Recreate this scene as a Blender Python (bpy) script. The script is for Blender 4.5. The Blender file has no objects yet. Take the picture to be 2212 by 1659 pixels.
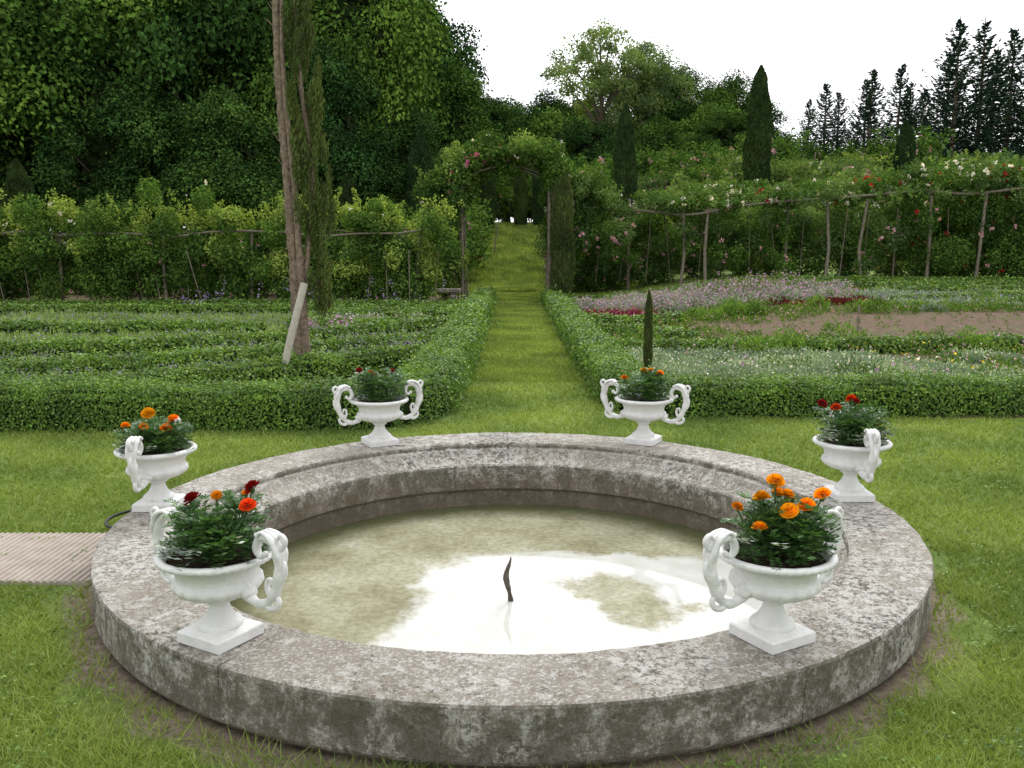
import bpy, math, random
import numpy as np
from mathutils import Vector
rng=np.random.default_rng(7); random.seed(7)
R=math.radians
sc=bpy.context.scene
CX,CY=0.0,4.69

# ---------------------------------------------------------------- helpers
def ss(a,b,t):
    t=np.clip((t-a)/(b-a),0,1); return t*t*(3-2*t)
def sn(x,y,s=1.0,k=0.0):
    x=x*s+k; y=y*s-k*1.7
    return (np.sin(x*1.3+2.1*np.sin(y*.7+1))+np.sin(y*1.7+1.9*np.sin(x*.9+k))+.6*np.sin(x*3.1+y*2.3+k)+.5*np.sin(x*-2.7+y*4.1))/3.1
def terr(x,y):
    x=np.asarray(x,float); y=np.asarray(y,float)
    z=.65*ss(2,8,x)*np.clip((y-12)/18,0,1.2)
    hill=ss(34,54,y)*(3.0*ss(-9,-1,x)+1.5*ss(3,14,x))
    z=z+hill+.6*ss(60,120,y)
    far=ss(9,14,y); z=z+far*.02*sn(x,y,.8)
    return z
class MB:
    def __init__(s): s.V=[];s.L=[];s.S=[];s.M=[];s.SM=[];s.n=0
    def add(s,V,F,mi=0,smooth=False):
        V=np.asarray(V,float).reshape(-1,3);F=np.asarray(F,np.int64)
        if len(F)==0:return
        s.V.append(V);s.L.append((F+s.n).ravel());s.S.append(np.full(len(F),F.shape[1]));s.M.append(np.full(len(F),mi));s.SM.append(np.full(len(F),smooth));s.n+=len(V)
    def mesh(s,name,mats):
        me=bpy.data.meshes.new(name)
        V=np.concatenate(s.V);L=np.concatenate(s.L);S=np.concatenate(s.S);M=np.concatenate(s.M);SM=np.concatenate(s.SM)
        me.vertices.add(len(V));me.vertices.foreach_set('co',V.astype(np.float32).ravel())
        me.loops.add(len(L));me.loops.foreach_set('vertex_index',L.astype(np.int32))
        me.polygons.add(len(S));st=np.concatenate([[0],np.cumsum(S)[:-1]]).astype(np.int32)
        me.polygons.foreach_set('loop_start',st)
        for m in mats: me.materials.append(m)
        me.polygons.foreach_set('material_index',M.astype(np.int32))
        me.polygons.foreach_set('use_smooth',SM.astype(bool))
        me.update(calc_edges=True);me.validate()
        return me
    def build(s,name,mats,parent=None):
        return obj(name,s.mesh(name,mats),parent)
def obj(name,me,parent=None,loc=(0,0,0),rz=0,scale=None):
    o=bpy.data.objects.new(name,me);sc.collection.objects.link(o);o.location=loc;o.rotation_euler=(0,0,rz)
    if scale is not None:o.scale=scale
    if parent:o.parent=parent
    return o
def nrm(a): return a/(np.linalg.norm(a,axis=-1,keepdims=True)+1e-9)
def sph(n): return nrm(rng.normal(size=(n,3)))
def leaves(mb,C,N,L,ratio=.6,mi=0,jit=.8,U=None,ujit=.35):
    n=len(C)
    if n==0:return
    L=np.broadcast_to(np.asarray(L,float),(n,))[:,None]*rng.uniform(.7,1.25,(n,1))
    if U is None:
        nn=nrm(nrm(N)+jit*sph(n)); u=nrm(np.cross(nn,sph(n)));v=np.cross(nn,u)
    else:
        u=nrm(U+ujit*sph(n)); v=nrm(np.cross(u,sph(n)));nn=np.cross(u,v)
    W=L*ratio
    V=np.stack([C+u*L/2,C+v*W/2+nn*L*.12,C-u*L/2,C-v*W/2+nn*L*.12],1)
    F=np.arange(n*4).reshape(n,4)
    mb.add(V,F,mi)
def tube(mb,P,r,seg=8,mi=0,cap=True,jit=0):
    P=np.asarray(P,float);n=len(P);r=np.broadcast_to(np.asarray(r,float),(n,))
    T=np.gradient(P,axis=0);T=nrm(T)
    ref=np.array([0,0,1.]) if abs(T[0][2])<.9 else np.array([1.,0,0])
    a=np.linspace(0,2*math.pi,seg,endpoint=False);rings=[]
    for i in range(n):
        u=nrm(np.cross(T[i],ref));v=np.cross(T[i],u)
        rr=r[i]*(1+jit*rng.normal(size=seg))
        rings.append(P[i]+rr[:,None]*(np.cos(a)[:,None]*u+np.sin(a)[:,None]*v))
    V=np.concatenate(rings);F=[]
    for i in range(n-1):
        for j in range(seg):
            k=(j+1)%seg;F.append([i*seg+j,i*seg+k,(i+1)*seg+k,(i+1)*seg+j])
    mb.add(V,F,mi,True)
    if cap:
        for i in (0,n-1): mb.add(rings[i],[list(range(seg))],mi)
def tubey(mb,P,r,seg=8,mi=0):
    """tube for curves lying in the local XZ plane"""
    P=np.asarray(P,float);n=len(P);T=nrm(np.gradient(P,axis=0));a=np.linspace(0,2*math.pi,seg,endpoint=False);v=np.array([0,1.,0]);rings=[]
    for i in range(n):
        u=nrm(np.cross(T[i],v));rings.append(P[i]+r[i]*(np.cos(a)[:,None]*u+1.15*np.sin(a)[:,None]*v))
    V=np.concatenate(rings);F=[[i*seg+j,i*seg+(j+1)%seg,(i+1)*seg+(j+1)%seg,(i+1)*seg+j] for i in range(n-1) for j in range(seg)]
    mb.add(V,F,mi,True)
    for i in (0,n-1): ellipsoid(mb,tuple(P[i]),(r[i]*1.25,r[i]*1.35,r[i]*1.25),mi,8,6)
def box(mb,lo,hi,mi=0):
    x0,y0,z0=lo;x1,y1,z1=hi
    V=np.array([[x0,y0,z0],[x1,y0,z0],[x1,y1,z0],[x0,y1,z0],[x0,y0,z1],[x1,y0,z1],[x1,y1,z1],[x0,y1,z1]],float)
    mb.add(V,[[0,3,2,1],[4,5,6,7],[0,1,5,4],[1,2,6,5],[2,3,7,6],[3,0,4,7]],mi)
def ellipsoid(mb,c,r,mi=0,nu=14,nv=9,lump=0):
    V=[];F=[]
    for i in range(nv+1):
        p=math.pi*i/nv
        for j in range(nu):
            t=2*math.pi*j/nu;k=1+lump*math.sin(3*t+5*p+c[0]*9)
            V.append([c[0]+r[0]*k*math.sin(p)*math.cos(t),c[1]+r[1]*k*math.sin(p)*math.sin(t),c[2]+r[2]*k*math.cos(p)])
    for i in range(nv):
        for j in range(nu):F.append([i*nu+j,(i+1)*nu+j,(i+1)*nu+(j+1)%nu,i*nu+(j+1)%nu])
    mb.add(V,F,mi,True)
def lathe(mb,prof,seg=48,mi=0,mod=None,smooth=True):
    n=len(prof);a=np.linspace(0,2*math.pi,seg,endpoint=False);V=[]
    for i,(r,z) in enumerate(prof):
        rr=np.full(seg,r)
        if mod is not None: rr=rr*mod(i,a)
        V.append(np.stack([rr*np.cos(a),rr*np.sin(a),np.full(seg,z)],1))
    V=np.concatenate(V);F=[]
    for i in range(n-1):
        for j in range(seg):
            k=(j+1)%seg;F.append([i*seg+j,i*seg+k,(i+1)*seg+k,(i+1)*seg+j])
    mb.add(V,F,mi,smooth)
def catmull(P,step=.1):
    P=np.asarray(P,float);Q=np.vstack([2*P[0]-P[1],P,2*P[-1]-P[-2]]);out=[]
    for i in range(1,len(Q)-2):
        n=max(2,int(np.linalg.norm(Q[i+1]-Q[i])/step))
        for t in np.linspace(0,1,n,endpoint=False):
            a,b,c,d=Q[i-1],Q[i],Q[i+1],Q[i+2]
            out.append(.5*((2*b)+(c-a)*t+(2*a-5*b+4*c-d)*t*t+(-a+3*b-3*c+d)*t**3))
    out.append(P[-1]);return np.array(out)

# ---------------------------------------------------------------- materials
def newmat(name):
    m=bpy.data.materials.new(name);m.use_nodes=True;nt=m.node_tree;nt.nodes.clear()
    out=nt.nodes.new('ShaderNodeOutputMaterial');return m,nt,out
def nd(nt,t,**k):
    n=nt.nodes.new(t)
    for a,b in k.items(): setattr(n,a,b)
    return n
def ramp(nt,fac,stops,interp='LINEAR'):
    r=nd(nt,'ShaderNodeValToRGB');r.color_ramp.interpolation=interp;e=r.color_ramp.elements
    while len(e)<len(stops):e.new(.5)
    for i,(p,c) in enumerate(stops):
        e[i].position=p;e[i].color=(c[0],c[1],c[2],1) if not isinstance(c,(int,float)) else (c,c,c,1)
    nt.links.new(fac,r.inputs[0]);return r.outputs[0]
def noise(nt,scale,detail=4,rough=.6,vec=None,dist=0):
    n=nd(nt,'ShaderNodeTexNoise');n.inputs['Scale'].default_value=scale;n.inputs['Detail'].default_value=detail;n.inputs['Roughness'].default_value=rough;n.inputs['Distortion'].default_value=dist
    if vec is not None:nt.links.new(vec,n.inputs['Vector'])
    return n.outputs['Fac']
def mix(nt,f,a,b,mode='MIX'):
    m=nd(nt,'ShaderNodeMix',data_type='RGBA',blend_type=mode)
    for s,v in ((m.inputs[0],f),(m.inputs[6],a),(m.inputs[7],b)):
        if isinstance(v,(int,float)): s.default_value=v
        elif isinstance(v,tuple): s.default_value=(*v,1)
        else: nt.links.new(v,s)
    return m.outputs[2]
def mth(nt,op,a,b=0.0,c=None,clamp=False):
    m=nd(nt,'ShaderNodeMath',operation=op,use_clamp=clamp)
    for i,v in enumerate((a,b) if c is None else (a,b,c)):
        if isinstance(v,(int,float)): m.inputs[i].default_value=v
        else: nt.links.new(v,m.inputs[i])
    return m.outputs[0]
def leafmat(name,c0,c1,c2,trans=.3,rough=.5,nscale=.6,spec=0,objrand=False):
    m,nt,out=newmat(name)
    g=nd(nt,'ShaderNodeNewGeometry')
    col=ramp(nt,g.outputs['Random Per Island'],[(0,c0),(.55,c1),(1,c2)])
    tc=nd(nt,'ShaderNodeTexCoord')
    nz=noise(nt,nscale,1,.6,tc.outputs['Object'])
    f=ramp(nt,nz,[(.3,(.62,.66,.7)),(.7,(1.28,1.22,1.1))])
    col=mix(nt,1.0,col,f,'MULTIPLY')
    if objrand:
        oi=nd(nt,'ShaderNodeObjectInfo')
        f2=ramp(nt,oi.outputs['Random'],[(0,(.55,.65,.75)),(.5,(.95,.95,.9)),(1,(1.45,1.3,.95))])
        col=mix(nt,1.0,col,f2,'MULTIPLY')
    if spec>0:
        p=nd(nt,'ShaderNodeBsdfPrincipled');p.inputs['Roughness'].default_value=rough;p.inputs['Specular IOR Level'].default_value=spec
    else: p=nd(nt,'ShaderNodeBsdfDiffuse')
    nt.links.new(col,p.inputs[0])
    if trans<=0:
        nt.links.new(p.outputs[0],out.inputs[0]);return m
    t=nd(nt,'ShaderNodeBsdfTranslucent');tcol=mix(nt,1.0,col,(1.5,1.45,.6),'MULTIPLY');nt.links.new(tcol,t.inputs[0])
    mx=nd(nt,'ShaderNodeMixShader');mx.inputs[0].default_value=trans
    nt.links.new(p.outputs[0],mx.inputs[1]);nt.links.new(t.outputs[0],mx.inputs[2]);nt.links.new(mx.outputs[0],out.inputs[0])
    return m
def plain(name,c0,c1,scale=20,rough=.7,bump=.3,spec=.3,bscale=None):
    m,nt,out=newmat(name);tc=nd(nt,'ShaderNodeTexCoord')
    nz=noise(nt,scale,6,.65,tc.outputs['Object']);col=ramp(nt,nz,[(.3,c0),(.7,c1)])
    p=nd(nt,'ShaderNodeBsdfPrincipled');p.inputs['Roughness'].default_value=rough;p.inputs['Specular IOR Level'].default_value=spec
    nt.links.new(col,p.inputs['Base Color'])
    b=nd(nt,'ShaderNodeBump');b.inputs['Strength'].default_value=bump;b.inputs['Distance'].default_value=.01
    nt.links.new(noise(nt,bscale or scale*2,5,.6,tc.outputs['Object']),b.inputs['Height']);nt.links.new(b.outputs[0],p.inputs['Normal'])
    nt.links.new(p.outputs[0],out.inputs[0]);return m

M_forest=leafmat('forest_leaf',(.022,.05,.016),(.045,.10,.026),(.08,.17,.04),0,.5,.35,0,True)
M_forl=leafmat('forest_leaf_light',(.045,.10,.025),(.085,.17,.04),(.13,.24,.055),0,.5,.35,0,True)
M_light=leafmat('light_leaf',(.09,.15,.06),(.15,.23,.10),(.21,.30,.14),.3,.5,.4,0,True)
M_spruce=leafmat('spruce_needle',(.018,.038,.028),(.034,.066,.045),(.055,.095,.055),0,.6,.5)
M_cyp=leafmat('cypress_leaf',(.022,.044,.02),(.042,.074,.028),(.07,.115,.04),0,.6,.9,0,True)
M_cypb=leafmat('dry_cypress_leaf',(.08,.07,.04),(.085,.13,.042),(.13,.20,.055),.2,.6,.8)
M_box=leafmat('box_leaf',(.06,.13,.022),(.12,.235,.035),(.22,.35,.06),.22,.42,2.0,.3)
M_boxd=leafmat('low_box_leaf',(.06,.12,.025),(.11,.21,.035),(.19,.30,.06),.2,.45,1.2)
M_rose=leafmat('rose_leaf',(.035,.08,.02),(.08,.16,.035),(.15,.26,.055),.22,.45,.8)
M_rosel=leafmat('rose_leaf_light',(.09,.155,.045),(.17,.265,.08),(.28,.38,.13),.3,.5,.8,0,True)
M_meadow=leafmat('meadow_blade',(.15,.23,.07),(.22,.33,.11),(.30,.40,.18),.2,.6,.8)
M_silver=leafmat('silver_leaf',(.19,.28,.16),(.29,.39,.25),(.42,.51,.38),.1,.6,1.5)
M_lavl=leafmat('lavender_leaf',(.18,.22,.14),(.28,.32,.24),(.40,.42,.36),.1,.6,1.5)
M_mar=leafmat('maroon_leaf',(.07,.015,.02),(.13,.025,.03),(.2,.05,.05),.2,.5,2)
M_pot=leafmat('marigold_leaf',(.04,.10,.035),(.075,.165,.05),(.12,.24,.085),.22,.35,8,.45)
M_potS=leafmat('silver_ragwort_leaf',(.3,.36,.33),(.42,.48,.45),(.55,.6,.57),.15,.6,8)
M_grass=leafmat('grass_blade',(.14,.20,.045),(.205,.29,.07),(.32,.39,.14),.28,.55,.9)
def fl(name,c): 
    d=tuple(x*.6 for x in c);return leafmat(name,d,c,tuple(min(.9,x*1.2) for x in c),.2,.6,5)
F_pink=fl('pink_petal',(.62,.36,.42));F_white=fl('white_petal',(.75,.72,.66));F_red=fl('red_petal',(.5,.03,.04));F_mag=fl('magenta_petal',(.50,.12,.26))
F_lav=fl('lavender_petal',(.29,.24,.43));F_mauve=fl('mauve_petal',(.42,.29,.42));F_or=fl('orange_petal',(.85,.27,.01));F_yo=fl('amber_petal',(.88,.36,.012));F_dr=fl('crimson_petal',(.26,.012,.015));F_ro=fl('scarlet_petal',(.66,.06,.012));F_yel=fl('yellow_petal',(.7,.55,.05))
M_bark=plain('bark',(.08,.06,.045),(.2,.16,.12),14,.9,1.0,.1)
M_barkg=plain('old_bark',(.085,.065,.05),(.30,.235,.175),22,.9,1.0,.1)
M_wood=plain('weathered_wood',(.33,.31,.25),(.48,.46,.38),18,.8,.6,.2)
M_wooddk=plain('pergola_wood',(.12,.10,.075),(.27,.235,.19),12,.9,.8,.1)
M_paint=plain('white_paint',(.60,.60,.59),(.73,.73,.72),14,.4,.5,.4,45)
M_potsoil=plain('potting_soil',(.02,.014,.01),(.06,.04,.028),60,.95,1,.1)
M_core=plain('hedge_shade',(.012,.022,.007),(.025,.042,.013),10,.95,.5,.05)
M_rubber=plain('rubber',(.015,.015,.015),(.03,.03,.03),30,.5,.1,.3)
M_rust=plain('corroded_pipe',(.05,.04,.03),(.19,.17,.14),40,.85,1,.2)

def soilmat():
    m,nt,out=newmat('soil');tc=nd(nt,'ShaderNodeTexCoord');v=tc.outputs['Object']
    col=ramp(nt,noise(nt,9,8,.7,v),[(.3,(.09,.062,.043)),(.7,(.22,.155,.11))])
    g=ramp(nt,noise(nt,1.6,7,.75,v),[(.5,0.),(.58,1.)])
    col=mix(nt,mth(nt,'MULTIPLY',g,.4),col,(.09,.13,.04))
    p=nd(nt,'ShaderNodeBsdfPrincipled');p.inputs['Roughness'].default_value=.95;p.inputs['Specular IOR Level'].default_value=.1
    nt.links.new(col,p.inputs['Base Color']);b=nd(nt,'ShaderNodeBump');b.inputs['Strength'].default_value=1;b.inputs['Distance'].default_value=.05
    nt.links.new(noise(nt,14,9,.75,v),b.inputs['Height']);nt.links.new(b.outputs[0],p.inputs['Normal']);nt.links.new(p.outputs[0],out.inputs[0]);return m
M_soil=soilmat()
def groundmat():
    m,nt,out=newmat('lawn');tc=nd(nt,'ShaderNodeTexCoord');v=tc.outputs['Object']
    a=ramp(nt,noise(nt,60,6,.75,v),[(.3,(.09,.145,.03)),(.5,(.16,.235,.055)),(.72,(.25,.32,.10))])
    b=ramp(nt,noise(nt,.9,5,.65,v),[(.3,(.72,.85,.75)),(.5,(1,1,1)),(.7,(1.4,1.15,1.1))])
    col=mix(nt,1.0,a,b,'MULTIPLY')
    s=nd(nt,'ShaderNodeVectorMath',operation='SUBTRACT');nt.links.new(v,s.inputs[0]);s.inputs[1].default_value=(CX,CY,0)
    m2=nd(nt,'ShaderNodeVectorMath',operation='MULTIPLY');nt.links.new(s.outputs[0],m2.inputs[0]);m2.inputs[1].default_value=(1,1,0)
    l=nd(nt,'ShaderNodeVectorMath',operation='LENGTH');nt.links.new(m2.outputs[0],l.inputs[0])
    d=mth(nt,'ADD',l.outputs['Value'],mth(nt,'MULTIPLY',noise(nt,2.5,5,.65,v),-.36))
    k=mth(nt,'MULTIPLY',mth(nt,'SUBTRACT',2.05,d),12.0,clamp=True)
    earth=ramp(nt,noise(nt,30,8,.7,v),[(.3,(.17,.13,.095)),(.7,(.40,.33,.26))])
    col=mix(nt,k,col,earth)
    p=nd(nt,'ShaderNodeBsdfPrincipled');p.inputs['Roughness'].default_value=.85;p.inputs['Specular IOR Level'].default_value=.1
    nt.links.new(col,p.inputs['Base Color']);bb=nd(nt,'ShaderNodeBump');bb.inputs['Strength'].default_value=.8;bb.inputs['Distance'].default_value=.03
    nt.links.new(noise(nt,55,8,.75,v),bb.inputs['Height']);nt.links.new(bb.outputs[0],p.inputs['Normal']);nt.links.new(p.outputs[0],out.inputs[0]);return m
M_ground=groundmat()
def stonemat():
    m,nt,out=newmat('lichen_stone');tc=nd(nt,'ShaderNodeTexCoord');v=tc.outputs['Object']
    big=noise(nt,1.5,5,.65,v)
    base=ramp(nt,noise(nt,4,8,.7,v),[(.3,(.20,.175,.14)),(.5,(.30,.27,.225)),(.7,(.38,.35,.30))])
    blot=ramp(nt,mth(nt,'ADD',noise(nt,19,12,.78,v,.3),mth(nt,'MULTIPLY_ADD',big,.5,-.25)),[(.50,0.),(.545,1.)])
    col=mix(nt,mth(nt,'MULTIPLY',blot,.8),base,(.55,.54,.50))
    n2=ramp(nt,noise(nt,75,8,.75,v),[(.52,0.),(.57,1.)])
    col=mix(nt,mth(nt,'MULTIPLY',n2,.6),col,(.66,.655,.63))
    dk=ramp(nt,mth(nt,'ADD',noise(nt,42,11,.8,v,.2),mth(nt,'MULTIPLY_ADD',big,-.4,.2)),[(.415,1.),(.455,0.)])
    col=mix(nt,mth(nt,'MULTIPLY',dk,.85),col,(.085,.075,.06))
    stn=ramp(nt,noise(nt,2.6,9,.75,v,.5),[(.50,0.),(.64,1.)])
    col=mix(nt,mth(nt,'MULTIPLY',stn,.45),col,(.15,.125,.085))
    g=nd(nt,'ShaderNodeNewGeometry');sp=nd(nt,'ShaderNodeSeparateXYZ');nt.links.new(g.outputs['True Normal'],sp.inputs[0])
    vert=ramp(nt,mth(nt,'ABSOLUTE',sp.outputs['Z']),[(.2,1.),(.75,0.)])
    mp=nd(nt,'ShaderNodeMapping');nt.links.new(v,mp.inputs[0]);mp.inputs['Scale'].default_value=(1,1,.8)
    st=ramp(nt,noise(nt,7,12,.8,mp.outputs[0],.3),[(.44,.0),(.52,1.)])
    col=mix(nt,mth(nt,'MULTIPLY',vert,mth(nt,'MULTIPLY',st,.75)),col,(.095,.09,.062))
    sp2=nd(nt,'ShaderNodeSeparateXYZ');nt.links.new(v,sp2.inputs[0])
    low=ramp(nt,mth(nt,'ADD',sp2.outputs['Z'],.5),[(.34,1.),(.46,0.)])
    col=mix(nt,mth(nt,'MULTIPLY',low,.6),col,(.17,.155,.115))
    low2=ramp(nt,mth(nt,'ADD',mth(nt,'ADD',sp2.outputs['Z'],mth(nt,'MULTIPLY',big,.08)),.46),[(.5,1.),(.57,0.)])
    col=mix(nt,mth(nt,'MULTIPLY',low2,.5),col,(.17,.13,.09))
    p=nd(nt,'ShaderNodeBsdfPrincipled');p.inputs['Roughness'].default_value=.88;p.inputs['Specular IOR Level'].default_value=.15
    nt.links.new(col,p.inputs['Base Color']);b=nd(nt,'ShaderNodeBump');b.inputs['Strength'].default_value=1;b.inputs['Distance'].default_value=.014
    hh=mth(nt,'ADD',noise(nt,30,9,.78,v),mth(nt,'MULTIPLY',noise(nt,130,5,.7,v),.5))
    nt.links.new(hh,b.inputs['Height']);nt.links.new(b.outputs[0],p.inputs['Normal']);nt.links.new(p.outputs[0],out.inputs[0]);return m
M_stone=stonemat()
M_joint=plain('dark_joint',(.10,.09,.075),(.18,.165,.14),30,.95,.5,.1)
M_slab=plain('slab_concrete',(.30,.255,.215),(.41,.36,.315),9,.9,.6,.2)
def watermat():
    m,nt,out=newmat('shallow_water');tc=nd(nt,'ShaderNodeTexCoord');v=tc.outputs['Object']
    silt=ramp(nt,noise(nt,2.3,8,.65,v,.3),[(.3,(.19,.18,.105)),(.45,(.28,.27,.18)),(.6,(.36,.355,.26)),(.72,(.43,.43,.35))])
    spk=ramp(nt,noise(nt,26,8,.75,v),[(.4,(.75,.74,.68)),(.6,(1.1,1.1,1.08))]);silt=mix(nt,1.0,silt,spk,'MULTIPLY')
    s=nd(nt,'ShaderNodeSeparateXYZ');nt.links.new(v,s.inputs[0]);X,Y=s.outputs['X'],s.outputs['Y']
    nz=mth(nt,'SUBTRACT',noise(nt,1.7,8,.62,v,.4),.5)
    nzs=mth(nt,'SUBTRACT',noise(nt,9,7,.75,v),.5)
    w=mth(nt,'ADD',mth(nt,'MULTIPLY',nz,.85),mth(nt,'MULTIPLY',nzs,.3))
    ex=mth(nt,'ADD',mth(nt,'ADD',X,mth(nt,'MULTIPLY_ADD',Y,-.28,.47)),w)    # bright sky reflection painted into the base colour; mask also smooths the film
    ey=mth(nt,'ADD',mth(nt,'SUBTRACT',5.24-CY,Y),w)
    sky_patch=mth(nt,'MINIMUM',ex,ey)
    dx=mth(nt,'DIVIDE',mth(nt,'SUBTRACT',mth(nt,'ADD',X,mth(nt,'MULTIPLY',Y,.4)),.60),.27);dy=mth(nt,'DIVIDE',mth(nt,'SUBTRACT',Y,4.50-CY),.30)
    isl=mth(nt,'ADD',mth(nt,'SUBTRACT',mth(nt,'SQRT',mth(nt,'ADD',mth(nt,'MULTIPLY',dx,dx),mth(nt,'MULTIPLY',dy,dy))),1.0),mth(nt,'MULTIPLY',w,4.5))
    sky_patch=mth(nt,'MINIMUM',sky_patch,mth(nt,'MULTIPLY',isl,.3))
    k=mth(nt,'MULTIPLY_ADD',sky_patch,9.0,.5,clamp=True)
    refl_tone=ramp(nt,noise(nt,4,7,.6,v),[(.3,(.43,.44,.39)),(.7,(.57,.57,.54))])
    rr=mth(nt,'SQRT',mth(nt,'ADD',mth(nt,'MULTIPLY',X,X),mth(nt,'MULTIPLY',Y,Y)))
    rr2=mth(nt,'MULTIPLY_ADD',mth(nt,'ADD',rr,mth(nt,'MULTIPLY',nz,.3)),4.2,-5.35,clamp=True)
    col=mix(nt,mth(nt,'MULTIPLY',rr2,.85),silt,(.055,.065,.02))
    col=mix(nt,k,col,refl_tone)
    p=nd(nt,'ShaderNodeBsdfPrincipled')
    nt.links.new(col,p.inputs['Base Color']);nt.links.new(mth(nt,'MULTIPLY_ADD',k,-.10,.13),p.inputs['Roughness'])
    p.inputs['IOR'].default_value=1.33
    nt.links.new(mth(nt,'MULTIPLY_ADD',k,.3,.2),p.inputs['Specular IOR Level'])
    b=nd(nt,'ShaderNodeBump');b.inputs['Distance'].default_value=.004;nt.links.new(mth(nt,'MULTIPLY_ADD',k,-.13,.15),b.inputs['Strength'])
    nt.links.new(noise(nt,35,5,.6,v),b.inputs['Height']);nt.links.new(b.outputs[0],p.inputs['Normal'])
    nt.links.new(p.outputs[0],out.inputs[0]);return m
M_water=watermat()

# ---------------------------------------------------------------- ground
def axis(segs):
    out=[]
    for a,b,s in segs: out+=list(np.linspace(a,b,max(1,int((b-a)/s)),endpoint=False))
    return np.array(out+[segs[-1][1]])
xs=axis([(-700,-80,60),(-80,-20,4),(-20,-3,.6),(-3,3,.1),(3,20,.6),(20,80,4),(80,700,60)])
ys=axis([(-60,0,5),(0,2,.4),(2,7.4,.1),(7.4,34,.6),(34,60,1),(60,140,8),(140,900,80)])
X,Y=np.meshgrid(xs,ys);Z=terr(X,Y);rr=np.hypot(X-CX,Y-CY);Z=np.where(rr<1.93,-.6,Z)
nx,ny=len(xs),len(ys);idx=np.arange(nx*ny).reshape(ny,nx)
F=np.stack([idx[:-1,:-1],idx[:-1,1:],idx[1:,1:],idx[1:,:-1]],-1).reshape(-1,4)
mb=MB();mb.add(np.stack([X,Y,Z],-1),F,0,True);mb.build('lawn_ground',[M_ground])
def sheet(name,x0,x1,y0,y1,mat,dz=.012,edge=.06,step=.25):
    xs=np.arange(x0,x1+step/2,step);ys=np.arange(y0,y1+step/2,step);X,Y=np.meshgrid(xs,ys)
    Xo=X+edge*sn(X,Y,2.2);Yo=Y+edge*sn(X,Y,2.0,3)
    Z=terr(Xo,Yo)+dz+.01*sn(X,Y,5)**2
    n,m=len(xs),len(ys);idx=np.arange(n*m).reshape(m,n)
    F=np.stack([idx[:-1,:-1],idx[:-1,1:],idx[1:,1:],idx[1:,:-1]],-1).reshape(-1,4)
    mb=MB();mb.add(np.stack([Xo,Yo,Z],-1),F,0,True);return mb.build(name,[mat])
sheet('garden_bed_soil',-16,-1.0,8.4,22.6,M_soil)
sheet('garden_bed_soil',1.25,16,8.66,28.5,M_soil)
sheet('garden_bed_soil',-30,-1.6,23,34,M_soil)

# ---------------------------------------------------------------- grass
def grass_pts(n,d0,d1,th):
    d=np.exp(rng.uniform(math.log(d0),math.log(d1),n));t=rng.uniform(-th,th,n)
    return d*np.sin(t),d*np.cos(t),d
x,y,d=grass_pts(480000,1.5,12,R(46))
rr=np.hypot(x-CX,y-CY)
keep=(rr>2.10)&~((x<-2.1)&(x>-4.3)&(y>4.22)&(y<5.02))&((y<8.0)|((x>-.60)&(x<.97))|((x>-1.05)&(y<8.45))|((x>.9)&(y<8.6)))
soil=(rr<2.03+.42*(.5+.5*sn(x,y,2.6)))&(rng.random(len(x))<.8)
keep&=~soil
x,y,d=x[keep],y[keep],d[keep];n=len(x)
tuft=.5+.5*sn(x,y,4.0,2)
h=(.013+.018*tuft+.012*rng.random(n))*(1+.03*d);near=np.clip((2.9-y)/1.2,0,1);h*=1+.6*near
edge=np.clip((2.3-np.hypot(x-CX,y-CY))/.2,0,1);h*=1+.7*edge
w=.0022*(d/2.2)**.75
a=rng.uniform(0,math.tau,n);z=terr(x,y)
lean=rng.normal(size=(n,2))*.8*h[:,None]
V=np.stack([np.stack([x-np.cos(a)*w,y-np.sin(a)*w,z],1),np.stack([x+np.cos(a)*w,y+np.sin(a)*w,z],1),np.stack([x+lean[:,0],y+lean[:,1],z+h],1)],1)
mb=MB();mb.add(V,np.arange(n*3).reshape(n,3),0)
n=60000;x=rng.uniform(-.58,.95,n);y=11+24*rng.random(n)**1.1
x2=rng.uniform(-3,5,60000);y2=rng.uniform(30,54,60000);x=np.r_[x,x2];y=np.r_[y,y2];n=len(x);z=terr(x,y)
h=np.where(y<33,.045,.16)*rng.uniform(.5,1.2,n);w=.0009*y;a=rng.uniform(0,math.tau,n);lean=rng.normal(size=(n,2))*.7*h[:,None]
V=np.stack([np.stack([x-np.cos(a)*w,y-np.sin(a)*w,z],1),np.stack([x+np.cos(a)*w,y+np.sin(a)*w,z],1),np.stack([x+lean[:,0],y+lean[:,1],z+h],1)],1)
mb.add(V,np.arange(n*3).reshape(n,3),0)
mb.build('grass',[M_grass])
mb=MB();n=2600;x,y,d=grass_pts(n,2,9,R(45));rr=np.hypot(x,y-CY);k=(rr>2.15)&(y<7.7)&(sn(x,y,1.3,5)>.1);x,y=x[k],y[k]
C=np.repeat(np.stack([x,y,np.full(len(x),.022)],1),6,0)+rng.normal(size=(len(x)*6,3))*[.018,.018,.004]
leaves(mb,C,np.tile([0,0,1.],(len(C),1)),.016,.8,0,.4);mb.build('clover_patch',[M_box])

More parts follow.
